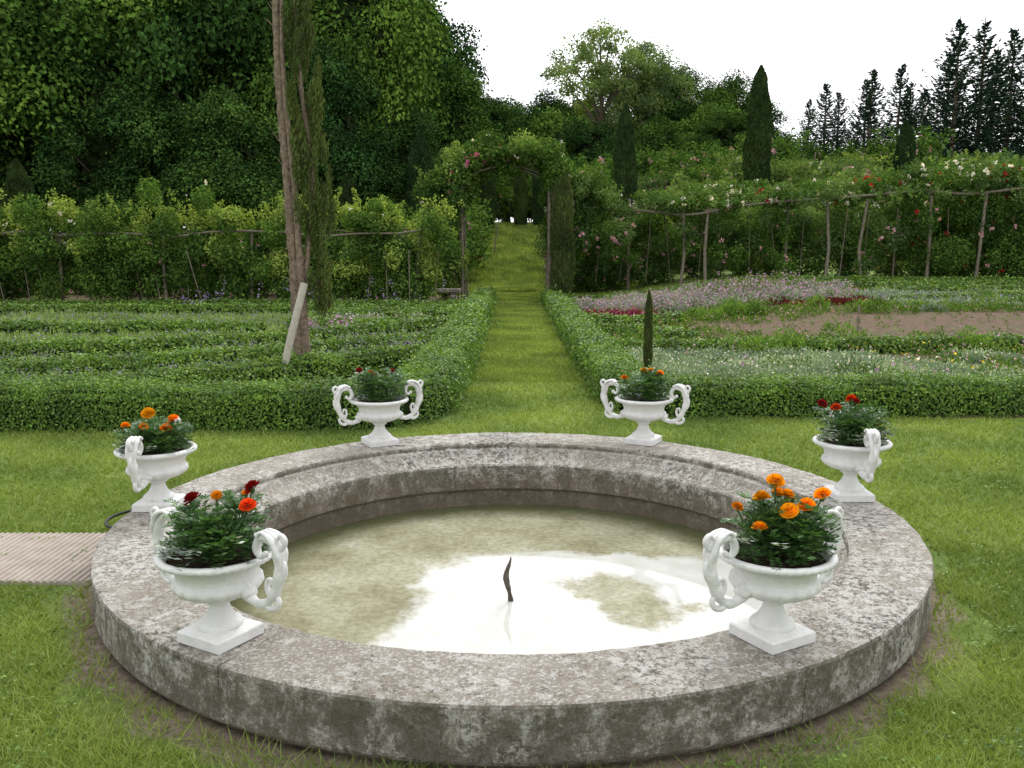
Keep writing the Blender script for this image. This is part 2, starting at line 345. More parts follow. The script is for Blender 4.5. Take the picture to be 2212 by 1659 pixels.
# ---------------------------------------------------------------- fountain basin
basin=bpy.data.objects.new('stone_fountain_basin',None);sc.collection.objects.link(basin)
prof=[(2.035,-.42),(2.035,.025),(2.07,.032),(2.082,.05),(2.085,.235),(2.081,.246),(2.070,.25),(1.735,.25),(1.722,.244),(1.716,.232),(1.714,.212),(1.70,.205),(1.688,.203),(1.66,.17),(1.625,.14),(1.60,.127),(1.583,.122),(1.573,.11),(1.57,.09),(1.57,-.055),(1.578,-.065),(1.60,-.07),(1.60,-.42)]
P=np.array(prof)
Q=[]
for i in range(len(P)-1):
    k=max(1,int(np.linalg.norm(P[i+1]-P[i])/.035))
    for t in range(k): Q.append(P[i]+(P[i+1]-P[i])*t/k)
Q.append(P[-1]);Q=np.array(Q)
def ring(mb,Q,a0,a1,n,mi,amp,cap=True,inset=0):
    a=np.linspace(a0,a1,n);Vs=[]
    for j,t in enumerate(a):
        r=Q[:,0].copy();z=Q[:,1].copy()
        dn=amp*(sn(t*8+z*9,r*9,1.7)+.6*sn(t*31,r*23+z*20,1.3,4)+.5*sn(t*70,r*50+z*45,1.,7))
        out=np.sign(Q[:,0]-1.83);z=z+dn*.8-inset*(z>-.3);r=r+out*(dn-inset)
        Vs.append(np.stack([CX+r*np.cos(t),CY+r*np.sin(t),z],1))
    m=len(Q);V=np.concatenate(Vs);F=[]
    for j in range(n-1):
        for i in range(m-1):F.append([j*m+i,(j+1)*m+i,(j+1)*m+i+1,j*m+i+1])
    mb.add(V,F,mi,False)
    if cap:
        mb.add(Vs[0],[list(range(m))],mi);mb.add(Vs[-1],[list(range(m))[::-1]],mi)
mb=MB();J=[R(q) for q in (-119,-61,-2,40,91,142,182,241)]
for b in range(7):
    g=.0007;a0=J[b]+g;a1=J[b+1]-g
    ring(mb,Q,a0,a1,max(20,int((a1-a0)/.0145)),0,.0028)
ob=mb.build('rim_stones',[M_stone],basin)
mb=MB();ring(mb,Q,0,2*math.pi,200,0,0,False,.009);mb.build('joints',[M_joint],basin)
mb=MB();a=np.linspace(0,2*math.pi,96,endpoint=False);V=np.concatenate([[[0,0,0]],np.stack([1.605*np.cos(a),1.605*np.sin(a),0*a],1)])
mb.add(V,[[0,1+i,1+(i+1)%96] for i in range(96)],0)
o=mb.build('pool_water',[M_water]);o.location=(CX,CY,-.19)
mb=MB();zz=np.linspace(-.2,.055,16)
P=np.stack([-.02+.012*np.sin(zz*26)+.01*(zz+.2),4.5+.006*np.cos(zz*40),zz],1)
tube(mb,P,np.interp(zz,[-.2,-.15,-.08,0,.055],[.014,.011,.017,.011,.003]),8,0,True,.12)
mb.build('fountain_jet_pipe',[M_rust])

# ---------------------------------------------------------------- slab + cable
mb=MB();nr=62;x0,x1=-4.3,-2.105;y0,y1=4.24,5.0
px=[];
for i in range(nr):
    a=x0+(x1-x0)*i/nr;w=(x1-x0)/nr
    px+=[(a,.014),(a+w*.2,.024),(a+w*.62,.024),(a+w*.82,.014)]
px.append((x1,.014));px=np.array(px);m=len(px)
V=np.concatenate([np.stack([px[:,0],np.full(m,y0),np.full(m,-.05)],1),np.stack([px[:,0],np.full(m,y0),px[:,1]],1),np.stack([px[:,0],np.full(m,y1),px[:,1]],1),np.stack([px[:,0],np.full(m,y1),np.full(m,-.05)],1)])
F=[[r*m+i,r*m+i+1,(r+1)*m+i+1,(r+1)*m+i] for r in range(3) for i in range(m-1)]
mb.add(V,F,0);mb.build('ribbed_concrete_cover',[M_slab])
mb=MB();P=catmull([[-2.12,5.02,.03],[-2.25,5.0,.04],[-2.38,5.04,.05],[-2.42,5.16,.06],[-2.34,5.28,.07],[-2.2,5.34,.05],[-2.15,5.30,.03]],.03)
tube(mb,P,.009,6);mb.build('electric_cable',[M_rubber])

# ---------------------------------------------------------------- urns
def urn_mesh():
    mb=MB()
    s=.108
    def sq(h,z): return [[-h,-h,z],[h,-h,z],[h,h,z],[-h,h,z]]
    V=sq(s,0)+sq(s,.036)+sq(s-.006,.042)+sq(s-.03,.052)+sq(s-.045,.056)
    F=[[0,3,2,1]]
    for k in range(4):
        for j in range(4):F.append([k*4+j,k*4+(j+1)%4,(k+1)*4+(j+1)%4,(k+1)*4+j])
    F.append([16,17,18,19]);mb.add(V,F,0)
    prof=[(.082,.052),(.083,.06),(.078,.068),(.064,.078),(.05,.095),(.040,.115),(.036,.13),(.037,.14),(.05,.145),(.053,.152),(.047,.158),(.06,.163),(.09,.170),(.125,.182),(.150,.198),(.160,.214),(.158,.228),(.149,.238),(.146,.245),(.148,.262),(.155,.28),(.172,.296),(.190,.305),(.205,.31),(.212,.318),(.212,.327),(.205,.334),(.192,.335),(.183,.328),(.178,.312),(.17,.30)]
    def mod(i,a):
        r,z=prof[i]
        if .163<=z<=.228 and r>.05: return 1+.045*np.abs(np.cos(9*a))*min(1,(z-.155)/.03)-.02
        if .31<=z<=.33 and r>.2: return 1+.012*np.cos(44*a)
        if .245<=z<=.285: return 1+.02*np.maximum(0,np.cos(4*a))**8
        return 1+0*a
    lathe(mb,prof,132,0,mod)
    a=np.linspace(0,2*math.pi,40,endpoint=False);V=[[0,0,.318]]+[[.181*math.cos(t),.181*math.sin(t),.306] for t in a]
    mb.add(V,[[0,1+i,1+(i+1)%40] for i in range(40)],1)
    for sx in (-1,1):
        def S(pts,step=.008): return catmull([[sx*u,0,z] for u,z in pts],step)
        main=S([(.14,.215),(.165,.185),(.205,.172),(.25,.188),(.285,.232),(.308,.29),(.312,.35),(.292,.402),(.252,.424),(.214,.408),(.203,.372),(.222,.347),(.244,.36)])
        t=np.linspace(0,1,len(main));tubey(mb,main,np.interp(t,[0,.15,.5,.75,1],[.022,.015,.021,.017,.010])+.002*np.sin(t*44),12)
        for pts,r0,r1 in (([(.235,.178),(.262,.165),(.29,.176),(.30,.20),(.284,.215),(.27,.203)],.013,.008),
                          ([(.30,.27),(.322,.285),(.334,.318),(.33,.345),(.314,.352)],.013,.007),
                          ([(.305,.38),(.328,.398),(.34,.425),(.322,.442),(.306,.428)],.012,.007),
                          ([(.262,.21),(.246,.238),(.25,.268),(.268,.272),(.27,.256)],.011,.006)):
            q=S(pts);tubey(mb,q,np.linspace(r0,r1,len(q)),8)
        for v0 in (-1,0,1):
            lf=catmull([[sx*.318,v0*.008,.30],[sx*.322,v0*.016,.36],[sx*.295,v0*.022,.425],[sx*.25,v0*.02,.445],[sx*.225,v0*.018,.432]],.01)
            tubey(mb,lf,np.interp(np.linspace(0,1,len(lf)),[0,.5,1],[.006,.0115,.006])+.0015*np.sin(np.linspace(0,20,len(lf))),8)
        ellipsoid(mb,(sx*.152,0,.205),(.03,.036,.024),0,12,8,.1)
    return mb.mesh('urn_body',[M_paint,M_potsoil])
UM=urn_mesh()
def marigold(mb,c,r,mi):
    c=np.array(c,float);tilt=nrm(np.array([rng.normal()*.3,-.25+rng.normal()*.3,1.]))
    for k,(ring_r,zz,n,ps) in enumerate([(1.0,-.1,15,.62),(.82,.1,14,.58),(.62,.26,12,.52),(.4,.38,9,.46),(.18,.45,6,.4)]):
        a=np.linspace(0,2*math.pi,n,endpoint=False)+rng.uniform(0,1,n)*.4
        u0=nrm(np.cross(tilt,[1,.1,0]));v0=np.cross(tilt,u0)
        rad=np.cos(a)[:,None]*u0+np.sin(a)[:,None]*v0;tan=-np.sin(a)[:,None]*u0+np.cos(a)[:,None]*v0
        C=c+rad*(r*ring_r*.55)+tilt*(r*zz)
        s=r*ps;up=tilt*(.15+.22*k)
        out=nrm(rad+up)
        V=np.stack([C-out*s*.5-tan*s*.25,C-out*s*.5+tan*s*.25,C+out*s*.55+tan*s*.55+tilt*s*.12*rng.normal(size=(n,1)),C+out*s*.72+tilt*s*.1,C+out*s*.55-tan*s*.55+tilt*s*.12*rng.normal(size=(n,1))],1)
        mb.add(V,np.arange(n*5).reshape(n,5),mi)
def fern(mb,base,direction,length,mi,nl=6,wid=.3):
    d=nrm(np.array(direction,float));t=np.linspace(.15,1,nl);drop=np.array([0,0,-1])
    pts=base+d*(length*t)[:,None]+drop*(length*.35*t**2)[:,None]
    side=nrm(np.cross(d,[0,0,1.])+1e-6);up=np.cross(side,d)
    C=[];U=[];Ls=[]
    for i in range(nl):
        ll=length*wid*(1.2-.7*abs(t[i]-.5))
        for s in (-1,1):
            u=nrm(side*s+d*.7+rng.normal(size=3)*.15);C.append(pts[i]+u*ll*.5);U.append(u);Ls.append(ll)
    C.append(pts[-1]+d*length*.08);U.append(d);Ls.append(length*.3)
    C=np.array(C);U=np.array(U);Ls=np.array(Ls)[:,None];n=len(C)
    nn=nrm(np.tile(up,(n,1))+rng.normal(size=(n,3))*.35);v=nrm(np.cross(nn,U));W=Ls*.20
    V=np.stack([C+U*Ls/2,C+v*W,C-U*Ls/2,C-v*W],1);mb.add(V,np.arange(n*4).reshape(n,4),mi)
def plant(flowers,seed,silver=0,hmax=.16):
    global rng
    rng=np.random.default_rng(seed);mb=MB();mats=[M_pot,M_potS,F_or,F_yo,F_dr,F_ro];im={'o':2,'y':3,'d':4,'r':5}
    sh=[(rng.uniform(-.14,.14),rng.uniform(-.13,.13),rng.uniform(.6,1.15)) for _ in range(13)]+[(f[0]*.8,f[1]*.8,min(1.2,f[2]/hmax*.8)) for f in flowers]
    for (sx,sy,sh_) in sh:
        q=math.hypot(sx,sy);sx,sy=(sx*.14/q,sy*.14/q) if q>.14 else (sx,sy)
        H=hmax*sh_
        tube(mb,[[sx*.5,sy*.5,.31],[sx*.85,sy*.85,.32+H*.5],[sx,sy,.32+H]],[.004,.003,.002],5,0)
        for k in range(19):
            t=rng.random()**.8;a=rng.uniform(0,math.tau);b=np.array([sx*(.5+.5*t)+.02*math.cos(a),sy*(.5+.5*t)+.02*math.sin(a),.325+H*t])
            dr=np.array([math.cos(a)+sx*4,math.sin(a)+sy*4,.5+.4*t]);fern(mb,b,dr,rng.uniform(.06,.11)*(1.1-.35*t),0,6,.34)
    for i in range(60):
        a=rng.uniform(0,math.tau);r0=rng.uniform(.08,.14);fern(mb,np.array([r0*math.cos(a),r0*math.sin(a),.325+.03*rng.random()]),[math.cos(a),math.sin(a),.3+.5*rng.random()],rng.uniform(.05,.085),0,6,.34)
    for i in range(silver):
        a=rng.uniform(-2.9,-.2);b=np.array([.13*math.cos(a),.13*math.sin(a),.36+.05*rng.random()])
        fern(mb,b,[math.cos(a),math.sin(a),.2+rng.random()*.3],.08,1,4,.42)
    for (dx,dy,z,r,c) in flowers:
        r=r*1.08
        top=np.array([dx,dy,.33+z]);tube(mb,[[dx*.3,dy*.3,.32],[dx*.8,dy*.8,.33+z*.55],list(top-[0,0,.008])],[.004,.003,.004],5,0)
        ellipsoid(mb,tuple(top-[0,0,r*.35]),(r*.32,r*.32,r*.45),0,8,5)
        marigold(mb,top,r,im[c])
        for k in range(5): fern(mb,top-[0,0,.03+.016*k]+rng.normal(size=3)*.008,[rng.normal(),rng.normal(),.35],.06,0)
    return mb.mesh('marigold_plant',mats)
urns=[(-1.07,3.09,-30,[(-.07,-.02,.20,.034,'d'),(.0,.03,.2,.02,'o'),(.125,.05,.225,.031,'d'),(.13,-.03,.18,.03,'r'),(.1,.06,.2,.018,'o')],8,.15),
(.955,3.09,30,[(0,.04,.25,.033,'y'),(-.06,.0,.20,.033,'y'),(.04,.03,.20,.031,'y'),(.025,-.05,.165,.034,'y'),(.1,-.01,.175,.031,'o'),(.165,.02,.205,.032,'y'),(-.085,-.08,.115,.028,'y'),(-.14,.02,.16,.022,'o'),(.03,.1,.19,.024,'o')],4,.16),
(-1.95,4.76,90,[(-.04,.02,.19,.037,'y'),(-.04,-.05,.13,.026,'o'),(-.16,0,.125,.026,'o'),(.09,.03,.155,.034,'o'),(.08,-.05,.12,.034,'o')],3,.12),
(1.935,4.95,90,[(-.02,0,.24,.034,'r'),(-.11,-.02,.195,.03,'r'),(-.17,.03,.21,.028,'d'),(.115,-.06,.10,.03,'r'),(.03,.05,.22,.02,'d')],14,.18),
(-.965,6.36,28,[(-.14,0,.21,.024,'d'),(-.05,-.02,.19,.026,'r'),(.1,0,.20,.026,'d')],0,.18),
(.965,6.40,-28,[(-.15,-.02,.15,.03,'o'),(0,.03,.20,.026,'y'),(.11,0,.18,.03,'o'),(.05,.05,.2,.02,'y')],0,.17)]
for i,(ux,uy,rz,fl_,sv,hm) in enumerate(urns):
    e=bpy.data.objects.new('flower_urn',None);sc.collection.objects.link(e);e.location=(ux,uy,.2535)
    obj('urn',UM,e,rz=R(rz));obj('marigolds',plant(fl_,40+i,sv,hm),e)
rng=np.random.default_rng(11)

# ---------------------------------------------------------------- hedges
def hedge(name,pts,w,h,mat,Lf=.0036,lmin=.026,lmax=.07,cover=1.5):
    P=catmull(pts,.12);mb=MB();n=len(P)
    T=nrm(np.gradient(P,axis=0));Nn=np.stack([-T[:,1],T[:,0]],1)
    ww=w/2*(1+.08*sn(P[:,0],P[:,1],2.5));hh=h*(1+.09*sn(P[:,0],P[:,1],2.2,2));z=terr(P[:,0],P[:,1])
    sec=np.array([(-.95,0),(-1,.4),(-.97,.85),(-.8,.97),(0,1.0),(.8,.97),(.97,.85),(1,.4),(.95,0)])
    V=[];m=len(sec)
    for i in range(n):
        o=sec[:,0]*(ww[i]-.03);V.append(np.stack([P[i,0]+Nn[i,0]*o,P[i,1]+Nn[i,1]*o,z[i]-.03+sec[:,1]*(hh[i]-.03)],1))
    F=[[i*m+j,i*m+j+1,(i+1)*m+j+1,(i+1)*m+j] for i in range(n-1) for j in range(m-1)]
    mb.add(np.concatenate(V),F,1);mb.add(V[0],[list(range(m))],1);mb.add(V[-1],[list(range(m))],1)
    seg=np.linalg.norm(np.diff(P,axis=0),axis=1);perim=2*h+w
    Ls=np.clip(Lf*P[:-1,1],lmin,lmax);cnt=(seg*perim*cover/(.3*Ls*Ls)).astype(int)
    ii=np.repeat(np.arange(n-1),cnt);N=len(ii);t=rng.random(N);q=rng.random(N)*perim
    lat=np.where(q<h,-w/2,np.where(q<h+w,q-h-w/2,w/2));hz=np.where(q<h,q,np.where(q<h+w,h,q-h-w))
    nl=np.where(q<h,-1.,np.where(q<h+w,0,1.));nz=np.where((q>=h)&(q<h+w),1.,.25)
    e=np.clip((np.abs(lat)-(w/2-.08))/.08,0,1)*np.clip((hz-(h-.08))/.08,0,1);hz=hz-.03*e;lat=lat*(1-.06*e)
    pos=P[ii]*(1-t[:,None])+P[ii+1]*t[:,None];nv=Nn[ii]
    sc_=(1+.08*sn(pos[:,0],pos[:,1],2.5));lat=lat*sc_;hz=hz*(1+.09*sn(pos[:,0],pos[:,1],2.2,2))
    dep=rng.normal(size=N)*.02+.032*sn(pos[:,0]*7+hz*9,pos[:,1]*7+lat*9,.9)+np.maximum(0,rng.normal(size=N))**3*.009
    lat2=lat+nl*dep;hz2=hz+np.where(nl==0,dep,0)
    C=np.stack([pos[:,0]+nv[:,0]*lat2,pos[:,1]+nv[:,1]*lat2,terr(pos[:,0],pos[:,1])+hz2],1)
    C=C+rng.normal(size=C.shape)*.008
    NN=np.stack([nv[:,0]*nl,nv[:,1]*nl,nz],1)
    leaves(mb,C,NN,Ls[ii],.62,0,.75)
    for end,s in ((0,-1),(n-1,1)):
        Le=float(np.clip(Lf*P[end,1],lmin,lmax));k=int(w*h*cover/(.3*Le*Le));a=rng.uniform(-w/2,w/2,k);b=rng.uniform(0,h,k)
        o=s*(.0+rng.normal(size=k)*.02)
        C=np.stack([P[end,0]+Nn[end,0]*a+T[end,0]*o,P[end,1]+Nn[end,1]*a+T[end,1]*o,z[end]+b],1)
        leaves(mb,C,np.tile([T[end,0]*s,T[end,1]*s,.2],(k,1)),Le,.62,0,.75)
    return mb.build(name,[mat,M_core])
hedge('box_hedge',[(-9.5,8.3),(-6,8.25),(-3,8.3),(-1.6,8.35),(-1.08,8.6),(-.9,9.3),(-.85,12),(-.85,18),(-.85,24),(-.85,28.5)],.60,.37,M_box)
hedge('box_hedge',[(12,9.35),(8,9.1),(5,8.98),(2.4,8.9),(1.6,8.95),(1.28,9.3),(1.22,10.2),(1.2,14),(1.2,20),(1.2,28)],.52,.33,M_box)
LH=[[(-1.1,12.4),(-2.4,11.3),(-3.3,10.2),(-4.3,9.5),(-6.2,9.15),(-9,9.1)],
[(-1.1,14.6),(-2.3,13.4),(-3.9,11.8),(-5.5,10.8),(-8,10.3),(-11,10.1)],
[(-1.1,17.0),(-2,16.3),(-3.0,15.2),(-4.4,13.9),(-6.2,13.0),(-8.5,12.5),(-12,12.2)],
[(-1.1,19.6),(-2.6,19.9),(-3.9,19.3),(-4.3,17.9),(-3.2,17.0),(-2.0,17.1),(-1.2,17.5)],
[(-4.6,16.2),(-6.0,16.6),(-8,16.2),(-10.5,15.6),(-13,15.4)],
[(-1.1,21.2),(-4,21.4),(-8,21.2),(-13,20.8),(-20,20.4)],
[(-1.1,23.2),(-2.5,22.8),(-5,22.9),(-9,22.9),(-16,22.6)]]
for i,p in enumerate(LH): hedge('low_parterre_hedge',p,.42 if i<3 else .36,.30,M_box,.0042)
RH=[[(1.5,13.9),(3,13.7),(4.4,13.9),(6,13.7),(8.5,13.9),(12,13.5)],
[(1.5,24.5),(3,25),(6,25.6),(10,25.4),(16,25)],
[(1.5,26.6),(5,27),(10,27.2),(17,26.6)],
[(1.5,19.2),(2.6,18.6),(3.6,19)],
[(9.0,21.0),(10.5,21.3),(12,21.9),(15,21.8)],
[(9.5,23.4),(11,23.6),(16,23.6)],
[(1.5,17.2),(2.4,16.4),(3.1,15.2)]]
for p in RH: hedge('low_parterre_hedge',p,.38,.21,M_box,.0042)

# ---------------------------------------------------------------- bed planting
def bed(name,fn,xr,yr,nt,tr,h,L,matL,matF=None,ff=.1,fs=.03,per=22,ratio=.35,up=.6,fh=1.1):
    x=rng.uniform(*xr,nt);y=rng.uniform(*yr,nt);k=fn(x,y);x,y=x[k],y[k];n=len(x)
    if n==0:return
    hs=h*rng.uniform(.6,1.2,n)*(1+.3*sn(x,y,1.8))
    C=np.repeat(np.stack([x,y,terr(x,y)],1),per,0);hh=np.repeat(hs,per);m=len(C);s=sph(m);s[:,2]=np.abs(s[:,2]);r=rng.uniform(.5,1,m)**.5
    C=C+np.stack([s[:,0]*tr*r,s[:,1]*tr*r,s[:,2]*hh*r],1)
    mb=MB();U=s*[1,1,.6]+np.array([0,0,up]);leaves(mb,C,s,L,ratio,0,U=U,ujit=.5)
    mats=[matL]
    if matF is not None:
        k=max(1,int(per*ff));C=np.repeat(np.stack([x,y,terr(x,y)],1),k,0);hh=np.repeat(hs,k);m=len(C);s=sph(m);s[:,2]=.5+.5*np.abs(s[:,2])
        C=C+np.stack([s[:,0]*tr,s[:,1]*tr,s[:,2]*hh*fh],1);leaves(mb,C,s,fs,.9,1,.5);mats.append(matF)
    return mb.build(name,mats)
ell=lambda cx,cy,rx,ry:(lambda x,y:((x-cx)/rx)**2+((y-cy)/ry)**2<1+.35*sn(x,y,2.4))
inl=lambda x,y:x<-1.15
soilbed=lambda x,y:((x-9.2)/5.6)**2+((y-16.9)/2.3)**2<1+.3*sn(x,y,1.7)
mar1=ell(8.0,21.9,1.7,1.3);mar2=ell(2.5,20.4,.9,.9);pink=ell(5.2,23.2,3.6,1.9)
def line(pts,wd):
    Pc=catmull(pts,.2)
    def f(x,y):
        d=np.full(len(x),9.)
        for q in Pc: d=np.minimum(d,np.hypot(x-q[0],y-q[1]))
        return d<wd*(1+.3*sn(x,y,2.5))
    return f
# left
bed('meadow_grass',lambda x,y:(sn(x,y,.7)>-.8)&(y>13.6+.3*np.maximum(0,x+6.5)),(-15,-4.4),(13.2,20.9),7500,.12,.18,.12,M_meadow,F_lav,.05,.04,16,.14,1.6)
bed('lavender_plants',line([(-1.5,13.3),(-2.5,12.2),(-3.7,11.0),(-5,10.1),(-7,9.75),(-10,9.6)],.30),(-10,-1.3),(9,14.4),3000,.11,.25,.07,M_lavl,F_lav,.35,.028,22,.18,1.5)
bed('lavender_plants',line([(-1.5,15.7),(-2.6,14.6),(-4.1,12.9),(-6,11.9),(-9,11.3),(-12,11.1)],.42),(-12,-1.3),(10.5,16.5),3600,.12,.23,.08,M_lavl,F_lav,.16,.032,22,.18,1.5)
bed('lavender_plants',ell(-2.8,18.4,1.1,.9),(-4.2,-1.2),(17,20),800,.12,.28,.09,M_lavl,F_white,.1,.03,26,.18,1.5)
bed('lavender_plants',lambda x,y:sn(x,y,1.2)>.0,(-9,-4.6),(8.6,8.95),300,.1,.34,.05,M_lavl,F_lav,.4,.024,24,.18,1.5)
bed('purple_flowers',ell(-3.3,16.1,.6,.45),(-5,-2),(15,17.8),260,.12,.32,.06,M_lavl,F_mauve,1.1,.06,24,.2,1.2)
bed('agapanthus_flowers',lambda x,y:sn(x,y,2.2)>.1,(-9,-1.8),(22.0,23.8),60,.1,.7,.06,M_rose,F_lav,.8,.06,14,.2,1.5)
bed('groundcover_plants',lambda x,y:(sn(x,y,.9,3)>-.2),(-14,-1.5),(8.7,21),2200,.14,.13,.07,M_boxd,None,per=16)
# right
bed('silver_groundcover',lambda x,y:(sn(x,y,.9,1)>-.5)&(y<13.5-.10*(x-2)),(1.6,7.2),(9.3,13.5),3200,.14,.17,.05,M_silver,F_white,.03,.03,26,.35,.7)
bed('groundcover_plants',lambda x,y:(x>1.5)&~soilbed(x,y)&~mar1(x,y)&~mar2(x,y)&((y>13.6)|(x>6))&(sn(x,y,.8,2)>-.55),(1.5,15),(9.3,27.5),6500,.17,.16,.065,M_boxd,F_pink,.05,.04,20)
bed('silver_groundcover',lambda x,y:sn(x,y,.7,6)>-.3,(8.8,15),(19.3,23),1900,.16,.2,.08,M_silver,F_lav,.06,.05,per=20)
bed('pink_flowers',pink,(1,9.5),(20.5,26),2000,.2,.36,.08,M_silver,F_mauve,.36,.055,24,.35,.8,1.05)
bed('pink_flowers',ell(6.2,23.4,1.6,1.2),(3,9.5),(21,26),420,.3,.58,.09,M_boxd,F_mauve,.4,.06,24,.35,.8,1.05)
bed('maroon_flowers',mar1,(6,10),(20,24),1200,.13,.12,.07,M_mar,None,.1,.05,22)
bed('maroon_flowers',mar2,(1.4,4),(19,22),600,.13,.22,.07,M_mar,F_mag,.1,.05,22)
bed('low_shrub',lambda x,y:(np.abs(y-13.9-.4*np.sin(x*1.3))<.6)&(sn(x,y,1.9,8)>.1),(1.7,12),(13.0,15.0),190,.24,.38,.05,M_box,None,per=260,ratio=.45)
bed('low_shrub',lambda x,y:(sn(x,y,1.2,9)>.25)&~soilbed(x,y),(3,13),(19.2,20.8),200,.28,.34,.07,M_box,None,per=150,ratio=.45)
bed('low_shrub',lambda x,y:sn(x,y,1.4,4)>.35,(1.7,9),(9.8,12.5),80,.2,.34,.045,M_rosel,F_white,.03,.04,per=150,ratio=.4)
bed('daisy_flowers',lambda x,y:sn(x,y,2,3)>.2,(1.6,9),(9.4,13.5),110,.1,.30,.03,M_rosel,F_white,.1,.045,12)
bed('pink_flowers',lambda x,y:sn(x,y,2,6)>.2,(1.6,9),(9.8,14.5),90,.1,.32,.03,M_rosel,F_mauve,.25,.055,12)
bed('yellow_flowers',lambda x,y:sn(x,y,2,6)>0,(3,7),(10,13.5),30,.08,.28,.03,M_rosel,F_yel,.2,.04,12)
bed('seedlings',soilbed,(4,15),(14.5,19.5),300,.06,.10,.05,M_boxd,None,per=10)

# ---------------------------------------------------------------- trees
def blobs(mb,B,L,cover,mi,lump=.18,jit=.8,flowers=None,fn=0,fsz=.1,shell=.3,mi2=None):
    """B list of (cx,cy,cz,rx,ry,rz)"""
    for b in B:
        c=np.array(b[:3]);r=np.array(b[3:]);area=4*math.pi*((r[0]*r[1])**1.6/3+(r[0]*r[2])**1.6/3+(r[1]*r[2])**1.6/3)**(1/1.6)
        n=int(area*cover/(.3*L*L));s=sph(n);f=1+lump*sn(s[:,0]*3+c[0],s[:,1]*3+s[:,2]*3,1.6,c[1])-shell*rng.random(n)**2
        mm=mi2 if (mi2 is not None and rng.random()<.35) else mi
        leaves(mb,c+s*r*f[:,None],s+[0,0,.4],L,.6,mm,jit)
        if flowers is not None and fn>0:
            m=rng.poisson(fn*area)
            if m:
                s=sph(m);cc=c+s*r*1.08;k=6;C=np.repeat(cc,k,0)+rng.normal(size=(m*k,3))*fsz*.35
                leaves(mb,C,np.repeat(s,k,0),fsz,.9,flowers,.7)
def broadleaf(seed,H,Rr,z0,n,L,mat,m=90,sparse=0):
    global rng
    rng=np.random.default_rng(seed);mb=MB()
    P=[[0,0,-.5],[.1,0,H*.2],[rng.normal()*.3,rng.normal()*.3,H*.5],[rng.normal()*.4,rng.normal()*.4,H*.85]]
    P=catmull(P,1);tube(mb,P,np.linspace(H*.025,H*.004,len(P)),8,1)
    cz=(H+z0)/2;hz=(H-z0)/2
    per=n//m
    for i in range(m):
        d=sph(1)[0];q=rng.uniform(.55,.92) if i>m//6 else .4*rng.random()
        zz=d[2];wx=Rr*(1-.30*max(0,zz))*q*(1+.12*math.sin(math.atan2(d[1],d[0])*3+zz*4+seed));c=np.array([d[0]*wx,d[1]*wx,cz+d[2]*hz*.9*q])
        lr=Rr*(rng.uniform(.16,.34) if not sparse else rng.uniform(.10,.22));r=np.array([lr*rng.uniform(.8,1.3),lr*rng.uniform(.8,1.3),lr*rng.uniform(.7,1.15)])
        k=int(per*(lr/(Rr*.25))**2) if not sparse else per
        s=sph(k);s[:,2]=np.where((s[:,2]<-.2)&(rng.random(k)<.7),-s[:,2],s[:,2])
        f=1+.32*sn(s[:,0]*5+i,s[:,1]*5+s[:,2]*5,1.6,i)-.55*rng.random(k)**1.5
        leaves(mb,c+s*r*f[:,None]-np.stack([0*s[:,0],0*s[:,0],.25*lr*(s[:,0]**2+s[:,1]**2)],1),s+[0,0,.5],L,.6,0 if rng.random()>.3 else 3,.8)
        if i%4==0:
            st=P[int(len(P)*min(.9,max(.15,(c[2]-2)/H)))]
            tube(mb,[st,(st+c)/2+[0,0,.3],c],[H*.006,H*.004,.03],5,1)
    if not sparse:
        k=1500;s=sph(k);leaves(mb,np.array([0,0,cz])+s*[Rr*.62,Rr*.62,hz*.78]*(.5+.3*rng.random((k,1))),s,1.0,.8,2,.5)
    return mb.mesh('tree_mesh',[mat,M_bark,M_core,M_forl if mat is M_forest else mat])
T=[broadleaf(1,20,6.2,1.0,60000,.25,M_forest,64),broadleaf(2,20,5.6,.6,60000,.25,M_forest,100),broadleaf(3,16,5.2,1,50000,.24,M_forest,80)]
TS=broadleaf(5,15,4.8,4.5,17000,.22,M_light,120,1);TM=broadleaf(6,12,4.6,.8,40000,.26,M_forl,80)
def put(name,me,x,y,s=1,rz=None,sz=None,dz=-.1):
    return obj(name,me,loc=(x,y,float(terr(x,y))+dz),rz=rng.uniform(0,6.28) if rz is None else rz,scale=(s,s,sz or s))
rng=np.random.default_rng(21)
for (x,y,i,s,sz) in [(-32,48,0,1.1,1.2),(-26,44,1,1.05,1.15),(-20.5,42,0,1.0,1.12),(-15.5,46,2,1.1,1.4),(-11.8,50,1,1.05,1.2),(-7.9,47,2,.9,1.22),(-23,54,0,1.3,1.3),(-13,58,1,1.3,1.35),(-6.0,58,2,.9,1.15),(-38,52,1,1.3,1.2),(-8.8,43,2,.62,.72),(-17.5,40,1,.6,.62),(-25,39,0,.62,.55),(-12.5,39.5,2,.6,.55),(-30,40,2,.7,.62),(-5.5,45.5,0,.5,.45),(-36,42,0,.7,.5),(-22,46,1,.8,.6),(-28,62,0,1.3,1.1)]:
    put('broadleaf_tree',T[i],x,y,s,None,sz)
for (x,y,i,s,sz) in [(-3.2,52,2,.6,.62),(-1.6,64,0,.62,.50),(3.0,76,2,.85,.74),(12.6,78,0,.78,.63),(17.2,77,1,.75,.58),(20.8,80,2,.8,.62),(-.5,80,1,.85,.6),(7,88,0,.9,.62),(5.5,62,1,.5,.36),(10,63,2,.5,.38),(15,64,0,.5,.33)]:
    put('broadleaf_tree',T[i],x,y,s,None,sz)
put('feathery_tree',TS,7.2,74,1.05,.5,1.06);put('feathery_tree',TS,11,75,.85,2.5,.92)
put('broadleaf_tree',TM,3.0,66,.75,1,.74);put('broadleaf_tree',TM,15,70,.8,2,.64)

